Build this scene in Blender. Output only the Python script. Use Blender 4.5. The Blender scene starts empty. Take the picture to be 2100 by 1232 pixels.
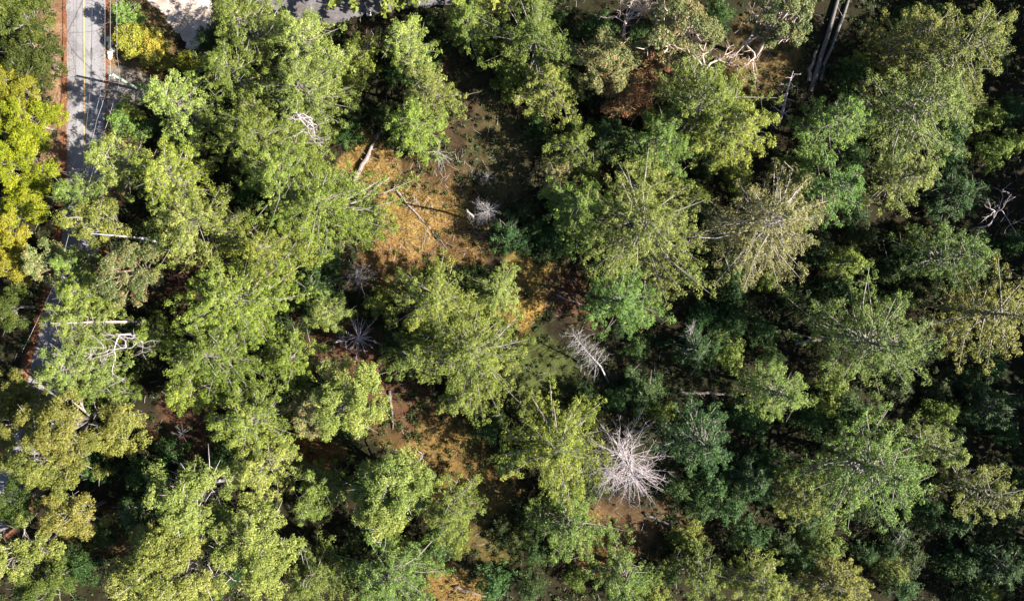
import bpy, math, random
import numpy as np
from mathutils import Vector

# ------------------------------------------------------------------ camera, sky, sun, exposure
scene = bpy.context.scene
COL = scene.collection
H = 110.0            # flying height of the camera in metres
S = 13.0             # photograph pixels per metre on the ground

cam_d = bpy.data.cameras.new("camera")
cam_d.sensor_width = 36.0
cam_d.lens = 36.0 * H / (2100 / S)
cam_d.clip_start = 1.0
cam_d.clip_end = 5000.0
cam = bpy.data.objects.new("camera", cam_d)
cam.location = (0, 0, H)
COL.objects.link(cam)
scene.camera = cam

SUN_EL = math.radians(36)
SUN_DIR = Vector((0.975 * math.cos(SUN_EL), -0.22 * math.cos(SUN_EL), math.sin(SUN_EL))).normalized()
world = bpy.data.worlds.new("World")
scene.world = world
world.use_nodes = True
wn = world.node_tree.nodes
bg = wn["Background"]
sky = wn.new("ShaderNodeTexSky")
sky.sky_type = 'NISHITA'
sky.sun_disc = False
sky.sun_elevation = SUN_EL
sky.sun_rotation = math.atan2(SUN_DIR.x, SUN_DIR.y)
world.node_tree.links.new(sky.outputs[0], bg.inputs[0])
bg.inputs[1].default_value = 0.05

sun_d = bpy.data.lights.new("sun", 'SUN')
sun_d.energy = 5.0
sun_d.angle = math.radians(0.5)
sun_d.color = (1.0, 0.94, 0.84)
sun = bpy.data.objects.new("sun", sun_d)
sun.rotation_euler = (-SUN_DIR).to_track_quat('-Z', 'Y').to_euler()
COL.objects.link(sun)

scene.view_settings.view_transform = 'Standard'
scene.view_settings.look = 'None'
scene.view_settings.exposure = 2.34
scene.view_settings.gamma = 1.0
scene.view_settings.use_curve_mapping = False
scene.render.engine = 'CYCLES'
scene.cycles.max_bounces = 6
scene.cycles.diffuse_bounces = 3
scene.cycles.glossy_bounces = 2
scene.cycles.transmission_bounces = 3

rnd = random.Random(7)


def P(u, v, z=0.0):
    """photo pixel at height z -> point in the place (metres)"""
    k = (H - z) / H / S
    return Vector(((u - 1050) * k, (616 - v) * k, z))


# ------------------------------------------------------------------ materials
def new_mat(name):
    m = bpy.data.materials.new(name)
    m.use_nodes = True
    nt = m.node_tree
    return m, nt, nt.nodes["Principled BSDF"]


def ramp(nt, stops):
    r = nt.nodes.new("ShaderNodeValToRGB")
    e = r.color_ramp.elements
    while len(e) < len(stops):
        e.new(0.5)
    for el, (p, c) in zip(e, stops):
        el.position = p
        el.color = (*c, 1)
    return r


def leaf_mat(name, stops, trans=0.12, rough=0.6, spec=0.16):
    m, nt, b = new_mat(name)
    at = nt.nodes.new("ShaderNodeAttribute")
    at.attribute_name = "tone"
    r = ramp(nt, stops)
    nt.links.new(at.outputs["Fac"], r.inputs[0])
    hs = nt.nodes.new("ShaderNodeHueSaturation")
    oi = nt.nodes.new("ShaderNodeObjectInfo")
    mr = nt.nodes.new("ShaderNodeMapRange")
    mr.inputs[3].default_value = 0.76
    mr.inputs[4].default_value = 1.18
    nt.links.new(oi.outputs["Random"], mr.inputs[0])
    wh = nt.nodes.new("ShaderNodeTexWhiteNoise")      # each tree its own hue and saturation
    wh.noise_dimensions = '1D'
    nt.links.new(oi.outputs["Random"], wh.inputs["W"])
    mh = nt.nodes.new("ShaderNodeMapRange")
    mh.inputs[3].default_value = 0.482
    mh.inputs[4].default_value = 0.518
    nt.links.new(wh.outputs["Value"], mh.inputs[0])
    nt.links.new(mh.outputs[0], hs.inputs["Hue"])
    hs.inputs["Saturation"].default_value = 1.04
    nt.links.new(mr.outputs[0], hs.inputs["Value"])
    nt.links.new(r.outputs[0], hs.inputs["Color"])
    nt.links.new(hs.outputs[0], b.inputs["Base Color"])
    b.inputs["Roughness"].default_value = rough
    b.inputs["Specular IOR Level"].default_value = spec
    tr = nt.nodes.new("ShaderNodeBsdfTranslucent")
    nt.links.new(hs.outputs[0], tr.inputs[0])
    mx = nt.nodes.new("ShaderNodeMixShader")
    mx.inputs[0].default_value = trans
    nt.links.new(b.outputs[0], mx.inputs[1])
    nt.links.new(tr.outputs[0], mx.inputs[2])
    nt.links.new(mx.outputs[0], nt.nodes["Material Output"].inputs[0])
    return m


M = {}
M['fir'] = leaf_mat("fir_needles", [(0, (.018, .034, .007)), (.4, (.075, .105, .018)), (.8, (.155, .175, .036)), (1, (.30, .27, .10))])
M['lime'] = leaf_mat("bright_fir_needles", [(0, (.020, .040, .006)), (.4, (.092, .124, .018)), (.8, (.182, .200, .038)), (1, (.35, .32, .11))])
M['pale'] = leaf_mat("pale_fir_needles", [(0, (.022, .038, .009)), (.4, (.100, .128, .025)), (.8, (.205, .220, .058)), (1, (.38, .36, .16))])
M['blue'] = leaf_mat("deep_green_shade_toned_needles", [(0, (.005, .017, .004)), (.5, (.020, .046, .011)), (.85, (.060, .095, .024)), (1, (.16, .17, .07))])  # deep green, darkened further so low firs look shaded
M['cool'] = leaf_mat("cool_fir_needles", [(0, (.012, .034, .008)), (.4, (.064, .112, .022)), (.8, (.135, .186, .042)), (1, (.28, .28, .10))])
M['olive'] = leaf_mat("olive_leaves", [(0, (.026, .034, .008)), (.4, (.095, .102, .020)), (.8, (.180, .172, .040)), (1, (.30, .25, .09))])
M['gold'] = leaf_mat("golden_needles", [(0, (.030, .036, .010)), (.40, (.130, .118, .042)), (.75, (.225, .190, .085)), (1, (.34, .28, .16))])
M['madrone'] = leaf_mat("madrone_leaves", [(0, (.030, .042, .016)), (.4, (.090, .108, .036)), (.70, (.155, .160, .062)), (.82, (.24, .12, .065)), (1, (.28, .07, .035))], rough=.42)
M['yellow'] = leaf_mat("yellow_maple_leaves", [(0, (.045, .058, .006)), (.3, (.115, .135, .012)), (.6, (.19, .19, .014)), (.88, (.265, .24, .018)), (1, (.27, .20, .05))], trans=.25)
M['yelgreen'] = leaf_mat("turning_leaves", [(0, (.050, .058, .008)), (.5, (.14, .14, .016)), (1, (.27, .235, .03))], trans=.25)
M['alder'] = leaf_mat("alder_leaves", [(0, (.014, .028, .006)), (.5, (.045, .066, .012)), (.85, (.095, .110, .020)), (1, (.17, .16, .05))], trans=.24)
M['rust'] = leaf_mat("rust_red_leaves", [(0, (.045, .040, .014)), (.3, (.10, .085, .034)), (.6, (.19, .075, .042)), (1, (.28, .06, .03))])
M['under'] = leaf_mat("shade_toned_undergrowth_leaves", [(0, (.006, .013, .004)), (.5, (.018, .032, .008)), (.8, (.046, .055, .013)), (1, (.10, .075, .022))])  # leaf colour darkened to stand for shade in the gaps
M['scrub'] = leaf_mat("autumn_scrub_leaves", [(0, (.04, .045, .012)), (.35, (.10, .105, .020)), (.65, (.20, .165, .024)), (.85, (.25, .155, .024)), (1, (.22, .09, .03))])
M['grass'] = leaf_mat("dry_grass_blades", [(0, (.055, .042, .014)), (.5, (.165, .112, .036)), (1, (.32, .23, .09))], trans=.15, spec=.15)


def wood_mat(name, c1, c2, scale=6.0, rough=.85):
    m, nt, b = new_mat(name)
    tc = nt.nodes.new("ShaderNodeTexCoord")
    mp = nt.nodes.new("ShaderNodeMapping")
    mp.inputs["Scale"].default_value = (1, 1, .35)
    n = nt.nodes.new("ShaderNodeTexNoise")
    n.inputs["Scale"].default_value = scale
    n.inputs["Detail"].default_value = 5
    r = ramp(nt, [(.3, c1), (.7, c2)])
    bp = nt.nodes.new("ShaderNodeBump")
    bp.inputs["Strength"].default_value = .5
    bp.inputs["Distance"].default_value = .05
    nt.links.new(tc.outputs["Object"], mp.inputs[0])
    nt.links.new(mp.outputs[0], n.inputs[0])
    nt.links.new(n.outputs["Fac"], r.inputs[0])
    nt.links.new(n.outputs["Fac"], bp.inputs["Height"])
    nt.links.new(bp.outputs[0], b.inputs["Normal"])
    nt.links.new(r.outputs[0], b.inputs["Base Color"])
    b.inputs["Roughness"].default_value = rough
    return m


M['bark'] = wood_mat("fir_bark", (.045, .034, .027), (.13, .10, .085))
M['twig'] = wood_mat("grey_branch_bark", (.075, .064, .054), (.20, .18, .155))
M['dead'] = wood_mat("bleached_dead_wood", (.19, .157, .165), (.38, .33, .34))
M['greydead'] = wood_mat("grey_dead_wood", (.11, .10, .10), (.25, .23, .23))
M['browndead'] = wood_mat("brown_dead_wood", (.07, .045, .03), (.17, .12, .09))
M['redbark'] = wood_mat("peeling_madrone_bark", (.20, .065, .03), (.32, .17, .105), 3.0, .6)
M['palebark'] = wood_mat("pale_madrone_bark", (.28, .20, .165), (.40, .32, .28), 3.0, .6)
M['log'] = wood_mat("weathered_log_wood", (.075, .055, .045), (.21, .165, .145))
M['darklog'] = wood_mat("dark_log_bark", (.035, .03, .028), (.11, .095, .09))
M['pole'] = wood_mat("green_treated_pole_wood", (.10, .13, .095), (.20, .245, .19))


def plain(name, c, rough=.7, metal=0.0, vary=.15, scale=8):
    m, nt, b = new_mat(name)
    n = nt.nodes.new("ShaderNodeTexNoise")
    n.inputs["Scale"].default_value = scale
    n.inputs["Detail"].default_value = 6
    r = ramp(nt, [(.25, tuple(x * (1 - vary) for x in c)), (.75, tuple(min(1, x * (1 + vary)) for x in c))])
    tc = nt.nodes.new("ShaderNodeTexCoord")
    nt.links.new(tc.outputs["Object"], n.inputs[0])
    nt.links.new(n.outputs["Fac"], r.inputs[0])
    nt.links.new(r.outputs[0], b.inputs["Base Color"])
    b.inputs["Roughness"].default_value = rough
    b.inputs["Metallic"].default_value = metal
    return m


M['cable'] = plain("black_cable_sheath", (.02, .02, .022), .6)
M['wire'] = plain("bare_wire", (.30, .30, .29), .5)
M['insul'] = plain("porcelain", (.7, .69, .66), .3)
M['steel'] = plain("dark_post_paint", (.03, .03, .035), .5)
M['concrete'] = plain("pale_concrete", (.52, .50, .50), .85)
M['soil'] = plain("footing_fill", (.06, .055, .06), .9)
M['boulder'] = plain("pale_boulder_stone", (.42, .40, .30), .85, 0, .25, 3)
M['crimson'] = plain("crimson_leaf", (.16, .015, .025), .6)
M['yline'] = plain("yellow_road_paint", (.42, .26, .07), .7, 0, .35, 5)


def asphalt():
    m, nt, b = new_mat("worn_grey_asphalt")
    tc = nt.nodes.new("ShaderNodeTexCoord")
    big = nt.nodes.new("ShaderNodeTexNoise")
    big.inputs["Scale"].default_value = .35
    big.inputs["Detail"].default_value = 4
    mp = nt.nodes.new("ShaderNodeMapping")
    mp.inputs["Scale"].default_value = (1.4, .12, 1)
    fine = nt.nodes.new("ShaderNodeTexNoise")
    fine.inputs["Scale"].default_value = 9
    fine.inputs["Detail"].default_value = 8
    r1 = ramp(nt, [(.3, (.135, .129, .135)), (.7, (.175, .169, .175))])
    r2 = ramp(nt, [(.3, (.8, .8, .8)), (.7, (1.1, 1.1, 1.1))])
    mx = nt.nodes.new("ShaderNodeMix")
    mx.data_type = 'RGBA'
    mx.blend_type = 'MULTIPLY'
    mx.inputs[0].default_value = 1
    nt.links.new(tc.outputs["Object"], mp.inputs[0])
    nt.links.new(mp.outputs[0], big.inputs[0])
    nt.links.new(tc.outputs["Object"], fine.inputs[0])
    nt.links.new(big.outputs["Fac"], r1.inputs[0])
    nt.links.new(fine.outputs["Fac"], r2.inputs[0])
    nt.links.new(r1.outputs[0], mx.inputs[6])
    nt.links.new(r2.outputs[0], mx.inputs[7])
    vo = nt.nodes.new("ShaderNodeTexVoronoi")
    vo.feature = 'DISTANCE_TO_EDGE'
    vo.inputs["Scale"].default_value = .22
    wob = nt.nodes.new("ShaderNodeMixRGB")
    wob.inputs[0].default_value = .35
    wn_ = nt.nodes.new("ShaderNodeTexNoise")
    wn_.inputs["Scale"].default_value = .6
    wn_.inputs["Detail"].default_value = 6
    nt.links.new(tc.outputs["Object"], wn_.inputs[0])
    nt.links.new(tc.outputs["Object"], wob.inputs[1])
    nt.links.new(wn_.outputs["Color"], wob.inputs[2])
    nt.links.new(wob.outputs[0], vo.inputs[0])
    r3 = ramp(nt, [(.0, (.45, .44, .45)), (.012, (1, 1, 1))])
    pn = nt.nodes.new("ShaderNodeTexNoise")
    pn.inputs["Scale"].default_value = .22
    pn.inputs["Detail"].default_value = 3
    r4 = ramp(nt, [(.40, (.78, .77, .78)), (.47, (1, 1, 1))])
    nt.links.new(tc.outputs["Object"], pn.inputs[0])
    nt.links.new(pn.outputs["Fac"], r4.inputs[0])
    nt.links.new(vo.outputs["Distance"], r3.inputs[0])
    prev = mx.outputs[2]
    for rr_ in (r3, r4):
        m2 = nt.nodes.new("ShaderNodeMix")
        m2.data_type = 'RGBA'
        m2.blend_type = 'MULTIPLY'
        m2.inputs[0].default_value = 1
        nt.links.new(prev, m2.inputs[6])
        nt.links.new(rr_.outputs[0], m2.inputs[7])
        prev = m2.outputs[2]
    nt.links.new(prev, b.inputs["Base Color"])
    b.inputs["Roughness"].default_value = .9
    return m


def gravel_mat(name, c1, c2):
    m, nt, b = new_mat(name)
    tc = nt.nodes.new("ShaderNodeTexCoord")
    n = nt.nodes.new("ShaderNodeTexNoise")
    n.inputs["Scale"].default_value = .8
    n.inputs["Detail"].default_value = 12
    n.inputs["Roughness"].default_value = .75
    r = ramp(nt, [(.32, c1), (.62, c2)])
    bp = nt.nodes.new("ShaderNodeBump")
    bp.inputs["Strength"].default_value = .6
    bp.inputs["Distance"].default_value = .08
    nt.links.new(tc.outputs["Object"], n.inputs[0])
    nt.links.new(n.outputs["Fac"], r.inputs[0])
    nt.links.new(n.outputs["Fac"], bp.inputs["Height"])
    nt.links.new(bp.outputs[0], b.inputs["Normal"])
    n2 = nt.nodes.new("ShaderNodeTexNoise")
    n2.inputs["Scale"].default_value = .28
    n2.inputs["Detail"].default_value = 3
    r2 = ramp(nt, [(.35, (.66, .60, .54)), (.62, (1.08, 1.06, 1.04))])
    n3 = nt.nodes.new("ShaderNodeTexVoronoi")
    n3.inputs["Scale"].default_value = 2.6
    r3 = ramp(nt, [(.12, (.72, .68, .64)), (.4, (1.05, 1.05, 1.05))])
    prev = r.outputs[0]
    for nn, rr_, so in ((n2, r2, "Fac"), (n3, r3, "Distance")):
        nt.links.new(tc.outputs["Object"], nn.inputs[0])
        nt.links.new(nn.outputs[so], rr_.inputs[0])
        mx = nt.nodes.new("ShaderNodeMix")
        mx.data_type = 'RGBA'
        mx.blend_type = 'MULTIPLY'
        mx.inputs[0].default_value = 1
        nt.links.new(prev, mx.inputs[6])
        nt.links.new(rr_.outputs[0], mx.inputs[7])
        prev = mx.outputs[2]
    nt.links.new(prev, b.inputs["Base Color"])
    b.inputs["Roughness"].default_value = .95
    return m


def ground_mat():
    m, nt, b = new_mat("forest_floor")
    at = nt.nodes.new("ShaderNodeAttribute")
    at.attribute_name = "cover"
    tc = nt.nodes.new("ShaderNodeTexCoord")
    n1 = nt.nodes.new("ShaderNodeTexNoise")
    n1.inputs["Scale"].default_value = .55
    n1.inputs["Detail"].default_value = 10
    n1.inputs["Roughness"].default_value = .7
    n2 = nt.nodes.new("ShaderNodeTexNoise")
    n2.inputs["Scale"].default_value = 3.5
    n2.inputs["Detail"].default_value = 8
    n2.inputs["Roughness"].default_value = .75
    r1 = ramp(nt, [(.32, (.30, .25, .22)), (.50, (.90, .86, .80)), (.70, (1.35, 1.35, 1.3))])
    r2 = ramp(nt, [(.32, (.42, .36, .32)), (.52, (1.0, 1.0, 1.0)), (.72, (1.35, 1.35, 1.3))])
    nt.links.new(tc.outputs["Object"], n1.inputs[0])
    nt.links.new(tc.outputs["Object"], n2.inputs[0])
    nt.links.new(n1.outputs["Fac"], r1.inputs[0])
    nt.links.new(n2.outputs["Fac"], r2.inputs[0])
    prev = at.outputs["Color"]
    for r in (r1, r2):
        mx = nt.nodes.new("ShaderNodeMix")
        mx.data_type = 'RGBA'
        mx.blend_type = 'MULTIPLY'
        mx.inputs[0].default_value = 1
        nt.links.new(prev, mx.inputs[6])
        nt.links.new(r.outputs[0], mx.inputs[7])
        prev = mx.outputs[2]
    nt.links.new(prev, b.inputs["Base Color"])
    bp = nt.nodes.new("ShaderNodeBump")
    bp.inputs["Strength"].default_value = .8
    bp.inputs["Distance"].default_value = .15
    nt.links.new(n2.outputs["Fac"], bp.inputs["Height"])
    nt.links.new(bp.outputs[0], b.inputs["Normal"])
    b.inputs["Roughness"].default_value = .95
    b.inputs["Specular IOR Level"].default_value = .1
    return m


M['asphalt'] = asphalt()
M['gravel'] = gravel_mat("white_gravel", (.19, .158, .135), (.34, .292, .262))
M['drive'] = gravel_mat("shade_toned_gravel_drive", (.045, .044, .05), (.105, .098, .102))  # gravel darkened to blue-grey, the drive's deep shade put into its colour
M['dirt'] = gravel_mat("packed_dirt", (.07, .06, .055), (.17, .15, .135))
M['ground'] = ground_mat()


# ------------------------------------------------------------------ mesh helpers
def link(name, me, mat, parent=None):
    o = bpy.data.objects.new(name, me)
    if mat is not None and not me.materials:
        me.materials.append(mat)
    COL.objects.link(o)
    if parent is not None:
        o.parent = parent
    return o


def tag(o, label=None, cat=None, group=None, kind=None):
    if label:
        o['label'] = label
    if cat:
        o['category'] = cat
    if group:
        o['group'] = group
    if kind:
        o['kind'] = kind
    return o


def empty(name, loc, label, cat, group=None):
    o = bpy.data.objects.new(name, None)
    o.empty_display_size = .3
    o.location = loc
    COL.objects.link(o)
    return tag(o, label, cat, group)


def tri_mesh(name, verts, tone=None):
    """verts (N,3,3): separate triangles"""
    n = len(verts)
    me = bpy.data.meshes.new(name)
    me.vertices.add(n * 3)
    me.vertices.foreach_set("co", np.ascontiguousarray(verts, dtype=np.float32).ravel())
    me.loops.add(n * 3)
    me.loops.foreach_set("vertex_index", np.arange(n * 3, dtype=np.int32))
    me.polygons.add(n)
    me.polygons.foreach_set("loop_start", np.arange(0, n * 3, 3, dtype=np.int32))
    if tone is not None:
        a = me.attributes.new("tone", 'FLOAT', 'POINT')
        a.data.foreach_set("value", np.repeat(np.clip(tone, 0, 1), 3).astype(np.float32))
    me.update(calc_edges=True)
    return me


class Tubes:
    def __init__(self):
        self.v, self.f = [], []

    def add(self, pts, radii, sides=5, cap=True):
        pts = [Vector(p) for p in pts]
        n0 = len(self.v)
        ref = Vector((0, 0, 1))
        d0 = (pts[-1] - pts[0]).normalized()
        if abs(d0.z) > .9:
            ref = Vector((1, 0, 0))
        for i, (p, r) in enumerate(zip(pts, radii)):
            d = (pts[min(i + 1, len(pts) - 1)] - pts[max(i - 1, 0)]).normalized()
            a = d.cross(ref).normalized()
            b = d.cross(a)
            for k in range(sides):
                t = 2 * math.pi * k / sides
                self.v.append(p + (a * math.cos(t) + b * math.sin(t)) * r)
        for i in range(len(pts) - 1):
            for k in range(sides):
                q = n0 + i * sides
                k2 = (k + 1) % sides
                self.f.append((q + k, q + k2, q + sides + k2, q + sides + k))
        if cap:
            self.f.append(tuple(n0 + k for k in range(sides))[::-1])
            self.f.append(tuple(n0 + (len(pts) - 1) * sides + k for k in range(sides)))

    def box(self, c, hx, hy, hz, rz=0.0):
        n = len(self.v)
        ca, sa = math.cos(rz), math.sin(rz)
        for z in (-hz, hz):
            for x, y in ((-hx, -hy), (hx, -hy), (hx, hy), (-hx, hy)):
                self.v.append(Vector(c) + Vector((x * ca - y * sa, x * sa + y * ca, z)))
        for q in ((3, 2, 1, 0), (4, 5, 6, 7), (0, 1, 5, 4), (1, 2, 6, 5), (2, 3, 7, 6), (3, 0, 4, 7)):
            self.f.append(tuple(n + i for i in q))

    def build(self, name, mat, parent=None, smooth=True):
        me = bpy.data.meshes.new(name)
        me.from_pydata([tuple(p) for p in self.v], [], self.f)
        if smooth:
            me.polygons.foreach_set("use_smooth", [True] * len(me.polygons))
        return link(name, me, mat, parent)


def unit(a):
    return a / np.maximum(np.linalg.norm(a, axis=-1, keepdims=True), 1e-6)


def leaves(rng, cen, rad, n_per, flat=.6, L=.30, W=.17, up=.3, low=.25, tone_c=None, jit=.75):
    """clumps of leaf triangles round the centres cen (M,3)"""
    m = len(cen)
    idx = np.repeat(np.arange(m), n_per)
    n = len(idx)
    d = unit(rng.normal(size=(n, 3)))
    flip = (d[:, 2] < 0) & (rng.random(n) > low)
    d[flip, 2] *= -1
    rr = rad[idx] * rng.uniform(.35, 1.08, n) ** .7
    pos = cen[idx] + d * rr[:, None] * np.array([1, 1, flat])
    nor = unit(d * .7 + rng.normal(size=(n, 3)) * jit * .5 + np.array([.12, 0, up]))
    t1 = unit(np.cross(nor, rng.normal(size=(n, 3))))
    t2 = np.cross(nor, t1)
    s = rng.uniform(.6, 1.25, n)[:, None]
    l, w = L * s, W * s
    v = np.stack([pos + t1 * l * .6, pos - t1 * l * .4 + t2 * w * .5, pos - t1 * l * .4 - t2 * w * .5], axis=1)
    if tone_c is None:
        tone_c = rng.random(m)
    tone = tone_c[idx] * .40 + rng.random(n) * .52 + rng.random(n) ** 8 * .30 - .02
    return v, tone


def rad_fn(radii, rng):
    ph = rng.uniform(0, 6.28, 4)
    am = rng.normal(size=4) * np.array([.10, .09, .08, .07])
    if isinstance(radii, (int, float)):
        radii = [radii]
    rr = np.array(list(radii) + [radii[0]], float)
    xs = np.linspace(0, 2 * math.pi, len(rr))

    def f(a):
        a = np.mod(a, 2 * math.pi)
        return np.interp(a, xs, rr) * (1 + sum(am[k] * np.sin((k + 2) * a + ph[k]) for k in range(4)))
    return f


# ------------------------------------------------------------------ the ground
ROAD = [(176, -400), (176, -60), (176, 0), (177, 120), (177, 220), (176, 330), (173, 430), (162, 520), (143, 600), (118, 700), (92, 800), (64, 900), (22, 1000), (-40, 1090), (-120, 1180), (-300, 1340)]


def dense(poly, step=1.2):
    pts = [P(*q) for q in poly]
    out = []
    for i in range(len(pts) - 1):
        p0 = pts[max(i - 1, 0)]; p1 = pts[i]; p2 = pts[i + 1]; p3 = pts[min(i + 2, len(pts) - 1)]
        n = max(2, int((p2 - p1).length / step))
        for k in range(n):
            t = k / n
            out.append(.5 * ((2 * p1) + (p2 - p0) * t + (2 * p0 - 5 * p1 + 4 * p2 - p3) * t * t + (3 * p1 - p0 - 3 * p2 + p3) * t ** 3))
    out.append(pts[-1])
    return out


ROADC = dense(ROAD)
ROADA = np.array([(p.x, p.y) for p in ROADC])
LOT = [(296, -160), (300, 0), (318, 18), (340, 34), (352, 58), (372, 76), (386, 104), (404, 98), (428, 72), (440, 44), (436, 10), (440, -160)]
DRIVE = [(440, -150), (470, -10), (556, 14), (580, 40), (640, 54), (690, 50), (735, 34), (800, 20), (880, 14), (960, 4), (1000, -150)]
PULL = [(219, 132), (250, 134), (285, 142), (312, 160), (316, 190), (300, 214), (262, 224), (219, 230)]


def inpoly(x, y, poly):
    px = np.array([P(*q).x for q in poly]); py = np.array([P(*q).y for q in poly])
    r = np.zeros(np.shape(x), bool)
    j = len(px) - 1
    for i in range(len(px)):
        c = ((py[i] > y) != (py[j] > y)) & (x < (px[j] - px[i]) * (y - py[i]) / (py[j] - py[i] + 1e-9) + px[i])
        r ^= c
        j = i
    return r


def road_dist(x, y):
    x = np.atleast_1d(x).astype(float); y = np.atleast_1d(y).astype(float)
    out = np.empty(x.size)
    xf, yf = x.ravel(), y.ravel()
    for i in range(0, x.size, 20000):
        d = (xf[i:i + 20000, None] - ROADA[None, :, 0]) ** 2 + (yf[i:i + 20000, None] - ROADA[None, :, 1]) ** 2
        out[i:i + 20000] = np.sqrt(d.min(1))
    return out.reshape(x.shape)


def gz(x, y):
    x = np.asarray(x, float); y = np.asarray(y, float)
    g = .30 * np.sin(.11 * x + 1) * np.sin(.09 * y) + .14 * np.sin(.27 * x + .21 * y) + .10 * np.sin(.55 * x - .4 * y + 2)
    m = np.clip((x + 52) / 10, 0, 1)
    m = np.where(y > 36, m * np.clip((44 - y) / 8, 0, 1), m)
    return g * m


def gzs(x, y):
    return float(gz(x, y))


# ground cover (what grows or lies there, plus a painted shade patch): centre px, radii px, colour, weight
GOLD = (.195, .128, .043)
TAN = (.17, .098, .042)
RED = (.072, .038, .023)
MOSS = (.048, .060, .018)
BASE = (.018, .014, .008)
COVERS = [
    (880, 425, 100, 52, GOLD, 1), (755, 335, 52, 52, GOLD, 1), (820, 470, 60, 60, GOLD, .9), (900, 350, 70, 40, (.07, .045, .02), .8), (930, 500, 70, 50, TAN, .5),  # the dark brown patch is tree shade painted onto the clearing
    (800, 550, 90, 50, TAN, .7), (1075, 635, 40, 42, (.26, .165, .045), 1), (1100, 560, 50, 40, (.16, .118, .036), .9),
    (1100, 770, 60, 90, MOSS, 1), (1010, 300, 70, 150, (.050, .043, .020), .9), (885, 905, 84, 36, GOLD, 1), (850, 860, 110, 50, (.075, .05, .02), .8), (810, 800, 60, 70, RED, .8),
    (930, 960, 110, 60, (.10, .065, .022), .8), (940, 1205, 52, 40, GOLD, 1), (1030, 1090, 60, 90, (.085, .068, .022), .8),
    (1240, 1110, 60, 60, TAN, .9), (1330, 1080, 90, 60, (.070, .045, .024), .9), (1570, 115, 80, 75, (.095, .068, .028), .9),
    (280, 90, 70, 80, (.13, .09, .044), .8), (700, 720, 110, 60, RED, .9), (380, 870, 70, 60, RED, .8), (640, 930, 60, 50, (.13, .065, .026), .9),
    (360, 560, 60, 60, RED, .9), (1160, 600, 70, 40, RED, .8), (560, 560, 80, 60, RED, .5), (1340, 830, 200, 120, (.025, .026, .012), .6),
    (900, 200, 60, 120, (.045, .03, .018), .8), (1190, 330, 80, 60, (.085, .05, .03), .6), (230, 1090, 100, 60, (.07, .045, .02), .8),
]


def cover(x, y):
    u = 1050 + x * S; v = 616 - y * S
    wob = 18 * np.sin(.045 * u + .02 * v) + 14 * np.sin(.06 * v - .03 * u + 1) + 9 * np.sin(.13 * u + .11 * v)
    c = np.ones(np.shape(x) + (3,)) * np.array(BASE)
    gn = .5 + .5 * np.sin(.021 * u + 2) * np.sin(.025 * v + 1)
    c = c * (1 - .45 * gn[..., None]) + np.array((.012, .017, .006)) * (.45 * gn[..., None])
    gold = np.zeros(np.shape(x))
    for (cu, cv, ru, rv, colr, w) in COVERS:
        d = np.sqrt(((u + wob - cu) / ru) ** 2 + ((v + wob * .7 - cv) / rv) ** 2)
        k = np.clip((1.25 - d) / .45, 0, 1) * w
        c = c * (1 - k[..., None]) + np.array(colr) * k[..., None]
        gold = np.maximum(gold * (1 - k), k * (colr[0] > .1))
    rd = road_dist(x, y)
    # fallen reddish leaves along the verge
    k = np.clip((np.where(v < 430, 8.0, 4.4) - rd + np.sin(.35 * y) * 1.2) / 1.5, 0, 1)
    c = c * (1 - k[..., None]) + np.array((.17, .11, .068)) * k[..., None]
    k = np.clip((4.3 - rd + .3 * np.sin(1.3 * y)) / .8, 0, 1)
    c = c * (1 - k[..., None]) + np.array((.165, .068, .036)) * k[..., None]
    return c, gold, rd


def stretch(a, b, step, far):
    core = np.arange(a, b + step * .5, step)
    out = [core]
    g = step * np.cumsum(1.5 ** np.arange(1, 16))
    g = g[g < far]
    return np.concatenate([(a - g)[::-1], core, b + g])


gx = stretch(-92, 92, .85, 700)
gy = stretch(-58, 58, .85, 700)
XX, YY = np.meshgrid(gx, gy)
ZZ = gz(XX, YY)
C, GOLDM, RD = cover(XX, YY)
nx, ny = len(gx), len(gy)
me = bpy.data.meshes.new("ground")
me.vertices.add(nx * ny)
me.vertices.foreach_set("co", np.stack([XX, YY, ZZ], -1).astype(np.float32).ravel())
ii = (np.arange(ny - 1)[:, None] * nx + np.arange(nx - 1)[None, :]).ravel()
quads = np.stack([ii, ii + 1, ii + nx + 1, ii + nx], 1).astype(np.int32)
me.loops.add(quads.size)
me.loops.foreach_set("vertex_index", quads.ravel())
me.polygons.add(len(quads))
me.polygons.foreach_set("loop_start", np.arange(0, quads.size, 4, dtype=np.int32))
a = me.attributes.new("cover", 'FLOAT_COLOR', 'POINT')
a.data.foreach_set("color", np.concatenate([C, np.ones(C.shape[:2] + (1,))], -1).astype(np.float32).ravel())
me.update(calc_edges=True)
me.polygons.foreach_set("use_smooth", [True] * len(me.polygons))
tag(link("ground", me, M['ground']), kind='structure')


def ribbon(name, cpts, off0, off1, z, mat, edge=None):
    v, f = [], []
    for i, p in enumerate(cpts):
        d = (cpts[min(i + 1, len(cpts) - 1)] - cpts[max(i - 1, 0)]).normalized()
        nrm = Vector((-d.y, d.x, 0))
        e = rnd.uniform(-.12, .12) if edge else 0
        v.append((p.x + nrm.x * (off0 + e), p.y + nrm.y * (off0 + e), z))
        e = rnd.uniform(-.12, .12) if edge else 0
        v.append((p.x + nrm.x * (off1 + e), p.y + nrm.y * (off1 + e), z))
    for i in range(len(cpts) - 1):
        f.append((2 * i, 2 * i + 1, 2 * i + 3, 2 * i + 2))
    me = bpy.data.meshes.new(name)
    me.from_pydata(v, [], f)
    o = link(name, me, mat)
    return o


road = tag(ribbon("road", ROADC, 3.02, -3.06, .030, M['asphalt'], True), kind='structure')
yl = ribbon("yellow_line", ROADC, -.34, -.22, .034, M['yline'])
yl.parent = road


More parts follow.
